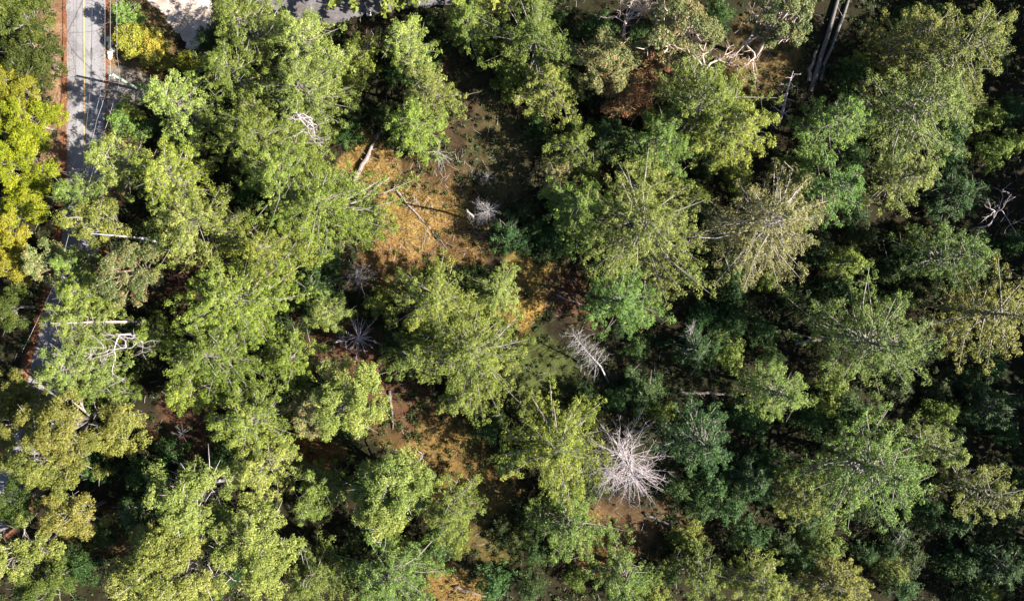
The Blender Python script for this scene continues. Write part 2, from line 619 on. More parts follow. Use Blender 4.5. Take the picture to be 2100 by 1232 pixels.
def sheet(name, poly, z, mat):
    pts = [P(*q) for q in poly]
    out = []
    for i in range(len(pts)):
        a_, b_ = pts[i], pts[(i + 1) % len(pts)]
        n = max(1, int((b_ - a_).length / .5))
        for k in range(n):
            q = a_.lerp(b_, k / n)
            out.append((q.x + rnd.uniform(-.28, .28), q.y + rnd.uniform(-.28, .28), z))
    me = bpy.data.meshes.new(name)
    me.from_pydata(out, [], [tuple(range(len(out)))])
    o = link(name, me, mat)
    return tag(o, kind='structure')


sheet("gravel_lot", LOT, .022, M['gravel'])
sheet("gravel_driveway", DRIVE, .018, M['drive'])
sheet("dirt_pullout", PULL, .014, M['dirt'])

# ------------------------------------------------------------------ trees
SEED = [100]


def nseed():
    SEED[0] += 1
    return np.random.default_rng(SEED[0])


def to_ground(u, v, h, radii, frac=.62):
    z = h * frac
    p = P(u, v, z)
    k = (H - z) / H / S
    if isinstance(radii, (int, float)):
        radii = [radii]
    g = 1.13 if sum(radii) / len(radii) > 70 else 1.08
    if u > 1380:
        g -= .09
    if h <= 9.5 and u > 1150:
        g = .80
    return p.x, p.y, [r * k * g for r in radii]


def fir_mesh(rng, h, rm, dens=1.0, base=.22, shape=2.3, droop=0.0, n_leaf=39, leafL=.275, leafW=.115, tops=1):
    """returns crown triangles, tones, list of branch polylines (relative to the foot)"""
    rf = rad_fn(rm, rng)
    R = float(np.mean(rm))
    nb = int((34 + 6.2 * R) * dens)
    cen, rad, tone, br = [], [], [], []
    ga = rng.uniform(0, 6.28)
    lean = rng.normal(size=2) * .02 * h
    for i in range(nb):
        t = ((i + rng.random()) / nb) ** 1.05
        z = h * (base + (1 - base) * t * .985)
        ga += 2.39996 + rng.normal() * .35
        prof = (1 - t ** shape) * (.72 + .28 * min(1, t / .18)) + .05
        L = float(rf(ga)) * prof * rng.uniform(.85, 1.12)
        L = max(L, .5) * (1.22 if rng.random() < .14 else 1)
        bend = rng.normal() * .20
        dx, dy = math.cos(ga), math.sin(ga)
        x0, y0 = lean * (z / h) ** 2
        rise = (-.14 + .50 * t) * L
        def pt(s, lat=0.0, dz=0.0):
            lat = lat + bend * L * s * s
            return (x0 + dx * L * s - dy * lat, y0 + dy * L * s + dx * lat, z + rise * s - .10 * L * s * (1 - s) * 2 + dz)
        br.append(([pt(0), pt(.5), pt(.96)], .05 + .012 * L))
        k = max(2, int(L / .62))
        bt = rng.random()
        for j in range(k):
            s = .22 + .78 * ((j + rng.random()) / k)
            wid = .30 * L * (1.15 - s) + .22
            lat = rng.uniform(-1, 1) * wid
            cen.append(pt(s, lat, -droop * rng.uniform(.3, 1) - abs(lat) * .12))
            rad.append(rng.uniform(.32, .86) * (.70 + .03 * R))
            tone.append(.5 * bt + .5 * rng.random())
        cen.append(pt(1.0))
        rad.append(rng.uniform(.45, .7) * (.72 + .03 * R))
        tone.append(.5 * bt + .5 * rng.random())
    for j in range(4):
        cen.append((lean[0] + rng.normal() * .15, lean[1] + rng.normal() * .15, h * (1.0 - .02 * j)))
        rad.append(.3 + .08 * j)
        tone.append(.6)
    v, tn = leaves(rng, np.array(cen), np.array(rad), max(8, int(n_leaf * dens ** .5)), .5, leafL, leafW, .55, .25, np.array(tone))
    return v, tn, br, lean


def trunk_mesh(tb, h, r, lean, rng):
    pts, rr = [], []
    for i in range(7):
        t = i / 6
        w = rng.normal(size=2) * .06 * (0 < i < 6)
        pts.append((lean[0] * t * t + w[0], lean[1] * t * t + w[1], h * t * .97 - (.25 if i == 0 else 0)))
        rr.append(r * (1.25 if i == 0 else 1) * (1 - .88 * t))
    tb.add(pts, rr, 8)


def fir(pal, u, v, h, radii, label, name='fir_tree', group='fir trees of the wood', **kw):
    rng = nseed()
    x, y, rm = to_ground(u, v, h, radii)
    bark = kw.pop('bark', 'bark'); wood = kw.pop('wood', 'twig'); thick = kw.pop('thick', 1.0)
    # radii come E, NE, N ... as the photo shows them
    vtx, tn, br, lean = fir_mesh(rng, h, rm, **kw)
    root = empty(name, (x, y, gzs(x, y)), label, 'tree', group)
    tb = Tubes()
    trunk_mesh(tb, h, .14 + .014 * h, lean, rng)
    tb.build('trunk', M[bark], root)
    bb = Tubes()
    for pts, r in br:
        bb.add(pts, [r * thick, r * .65 * thick, r * .25 * thick], 3, False)
        if rng.random() < .5:     # a bare dead twig poking out through the sprays
            p = Vector(pts[1]).lerp(Vector(pts[2]), rng.random())
            q = p + Vector((rng.normal() * .9, rng.normal() * .9, rng.uniform(.2, .9)))
            bb.add([p, q], [.05, .02], 3, False)
    b = bb.build('branches', M[wood], root)
    b['kind'] = 'stuff'
    link('crown', tri_mesh('crown', vtx, tn), M[pal], root)
    return root


def broad(pal, u, v, h, radii, label, name='broadleaf_tree', group='broadleaf trees of the wood', bark='twig', dens=1.0, limb_r=1.0,
          n_leaf=42, leafL=.24, leafW=.145, bare=0, lift=.0, cl=.72):
    rng = nseed()
    x, y, rm = to_ground(u, v, h, radii, .75)
    rf = rad_fn(rm, rng)
    R = float(np.mean(rm))
    root = empty(name, (x, y, gzs(x, y)), label, 'tree', group)
    lean = rng.normal(size=2) * .03 * h
    fork = h * rng.uniform(.28, .4)
    tb = Tubes()
    tb.add([(0, 0, -.25), (lean[0] * .3, lean[1] * .3, fork * .5), (lean[0], lean[1], fork)], [.02 * h + .14, .015 * h + .1, .012 * h + .08], 8)
    tb.build('trunk', M[bark], root)
    nbl = int(12 + R * 2.9)
    cen, rad, tone = [], [], []
    g = rng.uniform(0, 6.28)
    f0 = Vector((lean[0], lean[1], fork))
    for i in range(nbl + bare):
        g += 2.39996 + rng.normal() * .3
        q = math.sqrt((i + .6) / (nbl + bare))
        rr = float(rf(g)) * q * .86
        zt = h * (1.0 - .36 * q * q + rng.normal() * .10) - .5 + lift + (1.3 if i >= nbl else 0)
        c = Vector((lean[0] + math.cos(g) * rr, lean[1] + math.sin(g) * rr, zt))
        mid = f0.lerp(c, .5) + Vector((rng.normal() * .35, rng.normal() * .35, .05 * h * q))
        q3 = f0.lerp(c, .78) + Vector((rng.normal() * .3, rng.normal() * .3, .03 * h * q))
        lt = Tubes()
        r0 = (.010 * h + .03) * limb_r
        lt.add([f0, mid, q3, c], [r0, r0 * .75, r0 * .55, r0 * .2], 6)
        for _ in range(3):
            a0 = mid.lerp(c, rng.random())
            b0 = a0 + Vector((rng.normal(), rng.normal(), rng.uniform(.3, 1.2))) * (.22 * R)
            lt.add([a0, a0.lerp(b0, .5) + Vector((rng.normal() * .15, rng.normal() * .15, .1)), b0], [r0 * .45, r0 * .3, r0 * .12], 4)
        lt.build('limb', M[bark], root)
        if i >= nbl:
            continue
        br = max(.8, R * rng.uniform(.15, .33))
        k = int(8.6 * br * br * dens) + 4
        bt = rng.random()
        d = unit(rng.normal(size=(k, 3)))
        d[:, 2] = np.abs(d[:, 2]) * .9 - .15
        for dd in d:
            cen.append((c.x + dd[0] * br * rng.uniform(.5, 1), c.y + dd[1] * br * rng.uniform(.5, 1), c.z + dd[2] * br * .6))
            rad.append(rng.uniform(.35, .75) * cl / .72)
            tone.append(.60 * bt + .40 * rng.random())
    vtx, tn = leaves(rng, np.array(cen), np.array(rad), n_leaf, .65, leafL, leafW, .5, .3, np.array(tone))
    link('crown', tri_mesh('crown', vtx, tn), M[pal], root)
    return root


# --- the table of trees: (builder, palette, crown centre px, height m, radii px E..anticlockwise, label, options)
exec_trees = []
F, B = fir, broad
T = [
 # left of the road
 (B, 'alder', 40, 30, 8.5, [62, 60, 60, 60, 60, 60, 60, 62], 'dark green leafy tree at the top corner by the road verge', {}),
 (B, 'alder', 72, 120, 8, [62, 60, 60, 60, 60, 55, 60, 62], 'dark green leafy tree beside the red leaf verge, above the yellow trees', {}),
 (B, 'yelgreen', 22, 175, 8.5, 62, 'yellow green leafy tree between dark green and bright yellow crowns', {}),
 (B, 'yellow', 52, 245, 8, [54, 58, 62, 70, 70, 70, 66, 58], 'yellow autumn tree beside the sunny tan verge', {}),
 (B, 'yellow', 28, 335, 9, [76, 70, 66, 60, 60, 60, 66, 72], 'brightest yellow autumn tree, largest of the yellow ones', {}),
 (B, 'yellow', 56, 415, 8, [48, 50, 58, 66, 70, 60, 50, 46], 'bright yellow tree half shaded beside the dark verge', {}),
 (B, 'yelgreen', 8, 470, 8, 48, 'pale yellow green tree cut by the photo edge below the yellow trees', {}),
 (B, 'yelgreen', 18, 545, 7.5, 44, 'small yellow green tree across the road from the red madrone', {}),
 (B, 'alder', 8, 630, 8.5, 46, 'mid green tree alone at the edge, above the dark road bend', {}),
 (B, 'olive', 20, 800, 8, 55, 'olive leafy tree beyond the shaded road at the edge', {}),
 (B, 'olive', 28, 870, 10, 48, 'olive tree overhanging the shaded lower road', {}),
 # roadside, right of the road
 (F, 'cool', 252, 30, 6, 27, 'small green fir bush beside the road by the gravel lot', {'base': .05}),
 (B, 'scrub', 268, 78, 3.2, 36, 'orange and yellow autumn thicket below the gravel lot', {'leafL': .26, 'leafW': .18, 'name': 'autumn_bush', 'group': 'roadside autumn bushes'}),
 (B, 'scrub', 316, 108, 3, 32, 'yellow green autumn thicket nearest the white gravel point', {'leafL': .26, 'leafW': .18, 'name': 'autumn_bush', 'group': 'roadside autumn bushes'}),
 (B, 'yelgreen', 385, 128, 5, 20, 'narrow yellow tree between gravel lot and pale fir', {}),
 (F, 'pale', 362, 215, 17, [62, 70, 72, 62, 62, 66, 74, 66], 'pale fir standing nearest the utility pole', {}),
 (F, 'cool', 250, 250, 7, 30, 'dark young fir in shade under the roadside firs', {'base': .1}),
 (F, 'pale', 238, 325, 16, [62, 50, 52, 58, 58, 52, 62, 66], 'pale fir reaching over the shaded road', {}),
 (F, 'cool', 163, 398, 12, 42, 'small grey green fir at the road bend', {}),
 (B, 'olive', 205, 455, 12, [62, 45, 35, 50, 70, 60, 40, 50], 'thin olive tree by the white leaning trunk near the road', {'dens': .7}),
 # upper left mass
 (F, 'fir', 500, 50, 17, [70, 75, 70, 70, 66, 60, 70, 70], 'broad fir at the top edge beside the white gravel lot', {}),
 (F, 'pale', 625, 90, 17, [80, 60, 70, 70, 80, 80, 80, 80], 'pale broad fir under the shaded driveway', {}),
 (F, 'fir', 475, 150, 16, [80, 70, 60, 62, 62, 60, 66, 80], 'fir directly below the gravel lot, beside the pale pole fir', {}),
 (F, 'pale', 620, 180, 18, [96, 80, 70, 80, 90, 80, 70, 80], 'pale fir above the white twisted dead branches', {}),
 (F, 'lime', 545, 275, 17, [110, 80, 80, 90, 110, 100, 90, 110], 'bright green broad fir in the heart of the upper mass', {}),
 (F, 'lime', 660, 420, 17, [122, 84, 74, 84, 110, 120, 120, 110], 'large vivid green fir bordering the golden clearing', {}),
 (F, 'fir', 590, 370, 18, [100, 90, 80, 90, 90, 90, 100, 100], 'mid green fir between the vivid clearing fir and the yellow green one', {}),
 (F, 'lime', 350, 370, 17, [80, 70, 72, 70, 70, 70, 70, 80], 'yellow green fir above the white leaning trunk', {}),
 (F, 'pale', 400, 460, 17, [85, 85, 80, 80, 85, 100, 90, 85], 'pale fir with white limbs, left of the vivid clearing fir', {}),
 (F, 'lime', 545, 510, 16, [80, 70, 70, 70, 60, 60, 60, 70], 'green fir over the dark hollow with grey dead tops', {}),
 # left middle
 (B, 'madrone', 92, 535, 9, [42, 40, 40, 40, 40, 40, 44, 40], 'reddish madrone beside the hidden road bend', {'bark': 'browndead', 'group': 'madrones with red bark', 'name': 'madrone_tree'}),
 (F, 'cool', 145, 535, 10, 30, 'small blue green fir beside the reddish madrone', {}),
 (B, 'madrone', 262, 565, 13, [68, 64, 62, 62, 60, 64, 72, 76], 'dusty green madrone with red stems left of the red branches', {'bark': 'browndead', 'group': 'madrones with red bark', 'name': 'madrone_tree'}),
 (F, 'lime', 172, 600, 13, [62, 50, 44, 50, 50, 50, 44, 56], 'lime green fir over the grey road patch', {}),
 (F, 'pale', 165, 660, 15, [80, 60, 44, 60, 84, 70, 50, 70], 'pale fir behind the long white horizontal trunk', {}),
 (F, 'pale', 150, 755, 15, [66, 60, 58, 66, 70, 60, 62, 66], 'pale fir left of the white twisted branches', {}),
 (F, 'lime', 308, 690, 9, 38, 'small yellow green fir at the tips of twisted white branches', {}),
 (F, 'lime', 480, 620, 17, [120, 100, 80, 100, 110, 90, 80, 110], 'largest lime fir of the left middle', {}),
 (F, 'lime', 440, 730, 16, [100, 90, 80, 90, 92, 90, 90, 100], 'lime fir below the largest lime fir', {}),
 (F, 'fir', 205, 800, 10, 50, 'small dull fir beside the dark lower road gap', {}),
 (F, 'pale', 665, 640, 9, [42, 44, 40, 40, 44, 40, 44, 42], 'small pale fir in the reddish hollow', {}),
 (F, 'lime', 598, 735, 10, [60, 50, 50, 50, 50, 50, 56, 60], 'small bright fir above the pinkish pale tree', {}),
 # lower left
 (B, 'pale', 715, 820, 12, [86, 74, 76, 76, 80, 70, 74, 74], 'pale pinkish green tree at the edge of the brown clearing', {'dens': .9}),
 (B, 'madrone', 640, 850, 9, [50, 50, 50, 50, 50, 50, 50, 50], 'dull madrone left of the pale pinkish tree', {'bark': 'twig', 'group': 'madrones with red bark', 'name': 'madrone_tree'}),
 (F, 'fir', 520, 860, 15, [84, 76, 64, 76, 90, 80, 90, 86], 'deep green fir above the broad white limbed tree', {}),
 (F, 'lime', 385, 800, 12, [60, 50, 50, 50, 50, 50, 50, 50], 'yellow green fir at the foot of the lime firs', {}),
 (F, 'pale', 540, 960, 14, [66, 60, 60, 60, 56, 60, 60, 66], 'pale fir between deep green fir and broad white limbed tree', {}),
 (B, 'olive', 140, 870, 16, [80, 70, 56, 70, 80, 80, 76, 80], 'olive broad tree above the shaded lower road', {}),
 (B, 'olive', 90, 945, 14, [84, 76, 70, 66, 66, 66, 64, 80], 'olive broad tree leaning over the lower road', {}),
 (B, 'olive', 140, 1065, 12, [52, 60, 60, 60, 60, 56, 44, 46], 'olive round tree below the lower road', {}),
 (B, 'olive', 240, 880, 9, [60, 55, 50, 50, 56, 60, 50, 60], 'dim olive tree in the dark hollow', {}),
 (B, 'pale', 30, 1140, 12, [66, 60, 66, 60, 60, 60, 76, 66], 'pale green tree at the bottom corner by the road side', {}),
 (B, 'alder', 35, 1030, 9, [50, 50, 50, 50, 50, 50, 50, 50], 'dark green tree beyond the lower road bend', {}),
 (B, 'pale', 395, 1020, 14, [100, 84, 68, 80, 100, 90, 76, 90], 'broad pale tree with forked white limbs showing', {'bark': 'dead', 'bare': 5, 'limb_r': .8}),
 (B, 'pale', 350, 1150, 14, [120, 100, 74, 90, 116, 110, 100, 110], 'broad pale tree filling the bottom edge', {'bark': 'dead', 'bare': 2, 'limb_r': .7}),
 (B, 'pale', 510, 1110, 14, [90, 80, 74, 80, 90, 90, 100, 96], 'pale tree joined to the bottom broad tree, towards the middle', {'bark': 'dead', 'bare': 2, 'limb_r': .7}),
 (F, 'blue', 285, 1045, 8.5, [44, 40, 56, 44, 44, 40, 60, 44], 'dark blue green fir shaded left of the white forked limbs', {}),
 (F, 'fir', 655, 1000, 10, [50, 48, 50, 48, 48, 48, 50, 50], 'mid green fir by the grey twigs of the lower hollow', {}),
 # lower middle
 (B, 'pale', 810, 985, 14, [80, 76, 66, 76, 96, 80, 66, 70], 'pale tree with grey limbs below the brown clearing', {'bark': 'greydead', 'bare': 5, 'limb_r': .8}),
 (B, 'pale', 775, 1045, 13, [66, 60, 60, 66, 72, 70, 66, 66], 'pale grey tree with bare forks on its lower side', {'bark': 'greydead', 'bare': 4, 'limb_r': .7}),
 (F, 'fir', 925, 1045, 14, [60, 62, 62, 56, 56, 56, 76, 66], 'green fir leaning over the lower olive gap', {}),
 (F, 'cool', 800, 1180, 13, [90, 76, 60, 76, 90, 80, 80, 90], 'grey green fir at the bottom edge left of the golden patch', {}),
 (F, 'fir', 640, 1190, 12, [66, 60, 60, 60, 66, 60, 66, 66], 'dim fir at the bottom edge, between pale and grey green', {}),
 # centre
 (F, 'pale', 830, 85, 15, [56, 50, 56, 44, 36, 40, 66, 60], 'topmost of the pale firs along the dark central gap', {}),
 (F, 'pale', 878, 185, 16, [56, 52, 60, 60, 50, 46, 50, 56], 'middle pale fir along the dark central gap', {}),
 (F, 'lime', 852, 258, 15, [62, 52, 50, 52, 60, 54, 56, 60], 'lowest pale fir above the fan of dead twigs', {}),
 (F, 'lime', 735, 110, 8, [40, 50, 44, 40, 40, 40, 60, 40], 'small green tree by the brown dead fan', {'dens': .8}),
 (F, 'fir', 895, 610, 17, [86, 76, 86, 82, 90, 84, 76, 84], 'green fir below the golden clearing', {}),
 (F, 'fir', 965, 720, 17, [120, 84, 76, 90, 110, 100, 120, 110], 'large green fir with spreading arms in the very centre', {}),
 (F, 'pale', 1025, 605, 13, [44, 46, 52, 46, 44, 40, 44, 44], 'small pale fir left of the bright grass spot', {}),
 (F, 'fir', 860, 730, 13, [60, 56, 60, 60, 62, 60, 60, 60], 'shaded fir on the dark side of the large central fir', {}),
 (F, 'pale', 950, 815, 10, [44, 42, 38, 40, 44, 40, 36, 42], 'small pale fir above the lower golden strip', {}),
 (F, 'lime', 1150, 925, 16, [98, 100, 110, 86, 112, 86, 96, 94], 'tall lime fir left of the white dead tree', {}),
 (F, 'cool', 1168, 1075, 12, [74, 62, 66, 66, 76, 72, 74, 74], 'cool pale fir below the tall lime fir', {}),
 (F, 'fir', 1100, 85, 16, [92, 80, 90, 90, 90, 80, 92, 90], 'broad fir at the top edge right of the dark gap', {}),
 (F, 'pale', 1125, 175, 13, [62, 60, 60, 60, 60, 60, 56, 60], 'pale lower fir under the broad top fir', {}),
 (B, 'madrone', 1235, 130, 14, [72, 76, 66, 70, 72, 70, 64, 70], 'dusty madrone with peeling orange limbs at the top middle', {'bark': 'redbark', 'bare': 5, 'group': 'madrones with red bark', 'name': 'madrone_tree'}),
 (B, 'madrone', 1410, 55, 17.5, [86, 76, 64, 80, 86, 80, 72, 80], 'large dusty madrone at the top edge with white forked limbs beside it', {'bark': 'palebark', 'bare': 7, 'group': 'madrones with red bark', 'name': 'madrone_tree'}),
 (B, 'madrone', 1608, 55, 16.5, [60, 54, 50, 60, 60, 54, 44, 56], 'dusty madrone above the brown patch with thick pink limbs', {'bark': 'palebark', 'bare': 4, 'group': 'madrones with red bark', 'name': 'madrone_tree'}),
 (B, 'rust', 1300, 200, 11, [60, 54, 50, 54, 60, 54, 50, 60], 'rusty madrone with red limbs under the top madrones', {'bark': 'redbark', 'bare': 5, 'group': 'madrones with red bark', 'name': 'madrone_tree', 'dens': .8}),
 (B, 'rust', 1338, 128, 12, [40, 38, 36, 38, 40, 38, 36, 40], 'reddest madrone wedged between the two dusty top madrones', {'bark': 'redbark', 'bare': 3, 'group': 'madrones with red bark', 'name': 'madrone_tree'}),
 (F, 'lime', 1440, 205, 19.5, [130, 110, 90, 100, 110, 100, 90, 120], 'broad lime fir under the pink limbed madrones', {}),
 (F, 'lime', 1510, 265, 18.5, [80, 72, 70, 80, 90, 80, 72, 80], 'lime fir left of the bleached snag', {}),
 (F, 'cool', 1355, 290, 15.5, [76, 70, 66, 66, 70, 66, 70, 76], 'shaded green fir above the large centre fir', {}),
 (F, 'pale', 1310, 450, 18, [140, 116, 110, 104, 130, 120, 150, 150], 'largest pale fir, beside the sparse golden tree', {}),
 (F, 'fir', 1190, 430, 14, [80, 76, 70, 66, 60, 60, 76, 76], 'dim fir on the shaded side of the largest pale fir', {}),
 (F, 'cool', 1270, 615, 15, [92, 76, 60, 66, 70, 56, 60, 82], 'bright cool fir above the grey leaning snag', {}),
 (F, 'gold', 1590, 460, 19.5, [118, 120, 130, 120, 140, 130, 136, 120], 'sparse golden tree with white radiating branches', {'dens': 1.0, 'droop': .16, 'wood': 'dead', 'thick': .72, 'n_leaf': 34, 'shape': 2.0, 'name': 'sparse_fir_tree', 'leafW': .13}),
 (F, 'cool', 1715, 390, 17.5, [46, 52, 76, 60, 50, 50, 70, 50], 'cool green fir right behind the sparse golden tree', {}),
 (F, 'gold', 1137, 357, 7, [36, 38, 40, 40, 48, 44, 44, 40], 'young yellow fir alone in the dark gap', {'dens': .6, 'base': .1, 'name': 'young_fir_tree'}),
 # right
 (F, 'cool', 1712, 245, 17.5, [80, 70, 54, 54, 66, 70, 80, 80], 'cool fir beside the twin dark logs', {}),
 (F, 'pale', 1885, 225, 20.5, [130, 106, 90, 106, 112, 90, 112, 120], 'largest pale fir of the upper right', {}),
 (F, 'pale', 1852, 365, 15.5, [66, 52, 50, 44, 46, 50, 76, 62], 'drooping pale fir below the largest upper right fir', {}),
 (F, 'olive', 1975, 105, 19.5, [112, 100, 100, 100, 110, 100, 110, 110], 'olive broad fir at the top right corner', {}),
 (F, 'olive', 1868, 80, 16.5, [76, 70, 76, 66, 56, 60, 76, 76], 'dull olive fir by the top edge right of the twin logs', {}),
 (F, 'cool', 1955, 525, 16.5, [84, 66, 66, 66, 84, 70, 66, 76], 'cool fir below the crooked white branch', {}),
 (F, 'olive', 2040, 640, 18.5, [80, 90, 110, 86, 90, 90, 106, 90], 'olive yellow tree at the right edge', {'dens': .9}),
 (F, 'cool', 1800, 705, 20.5, [140, 100, 116, 110, 150, 76, 60, 110], 'large cool fir with leaning trunk beneath, right of centre', {}),
 (F, 'cool', 1590, 800, 16.5, [72, 64, 62, 60, 66, 60, 60, 66], 'medium cool fir between sparse golden tree and blue fir', {}),
 (F, 'blue', 1438, 905, 16.5, [76, 70, 66, 66, 76, 66, 70, 72], 'blue green fir right of the white dead tree', {}),
 (F, 'cool', 1790, 960, 21.5, [124, 110, 98, 84, 130, 110, 136, 140], 'largest cool fir of the lower right', {}),
 (F, 'fir', 1925, 915, 17.5, [50, 46, 50, 46, 50, 46, 50, 50], 'small fir against the largest lower right fir', {}),
 (F, 'olive', 2015, 1010, 16.5, [84, 76, 70, 66, 70, 66, 76, 84], 'dim olive fir at the lower right edge', {'dens': .8}),
 (F, 'lime', 1740, 535, 9, [40, 36, 36, 36, 40, 40, 46, 40], 'small bright green fir in the dark below the golden tree', {'base': .1}),
 (F, 'blue', 1425, 715, 7.5, [56, 50, 50, 50, 50, 50, 56, 56], 'bluish thin fir in the dark hollow beneath the largest pale fir', {'dens': .8, 'wood': 'greydead'}),
 (F, 'fir', 1560, 1195, 12, [84, 60, 60, 60, 84, 60, 60, 60], 'yellowish fir at the bottom edge right of the white dead tree', {}),
 (F, 'fir', 1430, 1175, 11, [62, 56, 56, 56, 62, 56, 60, 62], 'dim fir at the bottom edge below the white dead tree', {'dens': .8}),
 (F, 'cool', 1280, 1180, 10, [66, 56, 50, 56, 66, 56, 60, 66], 'dull cool fir at the bottom middle edge', {'dens': .8}),
 (F, 'fir', 962, 45, 13, [50, 44, 50, 44, 44, 44, 50, 50], 'dark fir at the top of the dark central gap', {}),
 (F, 'blue', 1045, 480, 6, [42, 42, 42, 40, 34, 36, 40, 42], 'dull young fir right of the grey leafless bush', {'dens': .7}),
 (F, 'fir', 1180, 300, 10, [66, 60, 60, 60, 60, 60, 60, 66], 'shaded fir above the young yellow fir', {'dens': .8}),
 (B, 'under', 1250, 290, 9, [60, 60, 56, 60, 60, 60, 60, 60], 'dark leafy tree in shade beneath the rusty madrone', {}),
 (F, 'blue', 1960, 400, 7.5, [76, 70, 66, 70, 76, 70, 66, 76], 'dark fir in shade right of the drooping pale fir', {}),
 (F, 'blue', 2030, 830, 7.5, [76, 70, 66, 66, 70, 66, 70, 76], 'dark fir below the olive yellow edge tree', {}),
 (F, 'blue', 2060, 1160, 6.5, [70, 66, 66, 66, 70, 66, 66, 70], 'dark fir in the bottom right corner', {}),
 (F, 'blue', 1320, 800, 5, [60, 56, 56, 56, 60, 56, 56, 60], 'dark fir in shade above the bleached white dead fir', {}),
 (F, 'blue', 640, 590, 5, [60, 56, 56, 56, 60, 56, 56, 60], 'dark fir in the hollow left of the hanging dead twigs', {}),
 (F, 'fir', 1330, 390, 12.01, [60, 56, 56, 56, 60, 56, 56, 60], 'shaded fir wedged above the largest pale fir', {}),
 (F, 'olive', 1715, 1205, 10, [74, 60, 56, 60, 74, 60, 60, 70], 'olive green fir at the bottom edge right of the yellowish fir', {}),
 (B, 'alder', 100, 1200, 9, [60, 56, 50, 50, 56, 56, 60, 60], 'dark green tree at the bottom edge beside the pale corner tree', {}),
 (F, 'fir', 1640, 1020, 12, [60, 56, 56, 56, 60, 56, 56, 60], 'fir tucked left of the largest lower right fir', {}),
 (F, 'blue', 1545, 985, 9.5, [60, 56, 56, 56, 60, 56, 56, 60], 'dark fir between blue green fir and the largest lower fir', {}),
]
for (fn, pal, u, v, h, radii, label, opt) in T:
    fn(pal, u, v, h, radii, label, **opt)

# ------------------------------------------------------------------ lower storey: young conifers between the tall ones (copies of five)
SAP = []
for k, (pal, h, r, word) in enumerate((('blue', 4.2, 2.6, 'deep green'), ('blue', 5.0, 2.4, 'slim green'), ('under', 3.4, 2.7, 'very dark'), ('fir', 4.6, 2.4, 'dull green'), ('under', 4.0, 2.3, 'dark'))):
    rng = nseed()
    vtx, tn, br, lean = fir_mesh(rng, h, [r], dens=.85, base=.08, n_leaf=24)
    cm = tri_mesh('crown', vtx, tn)
    cm.materials.append(M[pal])
    tb = Tubes()
    trunk_mesh(tb, h, .1, lean, rng)
    tm = bpy.data.meshes.new('trunk')
    tm.from_pydata([tuple(p) for p in tb.v], [], tb.f)
    tm.materials.append(M['bark'])
    SAP.append((tm, cm, word))
TALL = []
LAND = []
for (fn, pal, u, v, h, radii, label, opt) in T:
    R_ = radii if isinstance(radii, (int, float)) else float(np.mean(radii))
    TALL.append((u, v, R_, h))
    LAND.append((u, v, label))
used_labels = set(l for _, _, l in LAND)
ar = np.array([(a_[0], a_[1], a_[2]) for a_ in TALL])
placed = []
KEEP = [(860, 880, 90), (930, 950, 80), (1005, 1020, 70), (800, 830, 50), (960, 1190, 50), (1620, 190, 75), (1700, 90, 75), (1680, 150, 60), (1240, 730, 70), (1190, 700, 70), (1300, 945, 105), (735, 690, 60), (735, 555, 60), (900, 340, 70), (1450, 805, 75), (1410, 700, 60), (1925, 660, 60), (1660, 695, 60), (2040, 430, 70), (1100, 780, 85), (1080, 640, 60), (1330, 1080, 85), (640, 950, 50), (375, 885, 60), (1000, 430, 70), (700, 720, 60), (1560, 110, 90), (1170, 605, 50), (1137, 357, 70)]
tries = 0
while len(placed) < 200 and tries < 9000:
    tries += 1
    u, v = rnd.uniform(75, 2110), rnd.uniform(-5, 1240)
    if u < 950 and rnd.random() < .35:
        continue
    q = P(u, v, 5)
    xa, ya = np.array([q.x]), np.array([q.y])
    if road_dist(xa, ya)[0] < 6.5 or inpoly(xa, ya, LOT)[0] or inpoly(xa, ya, DRIVE)[0] or inpoly(xa, ya, PULL)[0]:
        continue
    if cover(xa, ya)[1][0] > .25:
        continue
    if any(((u - cu) / ru) ** 2 + ((v - cv) / rv) ** 2 < 1 for cu, cv, ru, rv, cc_, w_ in COVERS if w_ >= .9 or cc_ is MOSS):
        continue
    dd = np.hypot(ar[:, 0] - u, ar[:, 1] - v)
    if np.any(dd < ar[:, 2] * .80):
        continue
    if any((u - a_) ** 2 + (v - b_) ** 2 < r_ * r_ for a_, b_, r_ in KEEP):
        continue
    if any((u - a_) ** 2 + (v - b_) ** 2 < 34 ** 2 for a_, b_ in placed):
        continue
    placed.append((u, v))
    tm, cm, word = rnd.choice(SAP)
    s = rnd.uniform(.75, 1.2)
    label = None
    for k in np.argsort(dd)[:12]:
        lu, lv, ll = LAND[k]
        if len(ll.split()) > 9:
            continue
        du, dv = u - lu, v - lv
        side = ('right of' if du > 0 else 'left of') if abs(du) > abs(dv) else ('below' if dv > 0 else 'above')
        for size in ('small', 'young', 'slender'):
            t_ = '%s %s conifer %s the %s' % (size, word, side, ll)
            if len(t_.split()) <= 16 and t_ not in used_labels:
                label = t_
                break
        if label:
            break
    if not label:
        continue
    used_labels.add(label)
    e = empty('young_conifer', (q.x, q.y, gzs(q.x, q.y)), label, 'young conifer', 'young conifers between the tall trees')
    e.rotation_euler.z = rnd.uniform(0, 6.28)
    e.scale = (s, s, s * rnd.uniform(.85, 1.1))
    link('trunk', tm, None, e)
    link('crown', cm, None, e)
print("SAPLINGS", len(placed), tries)


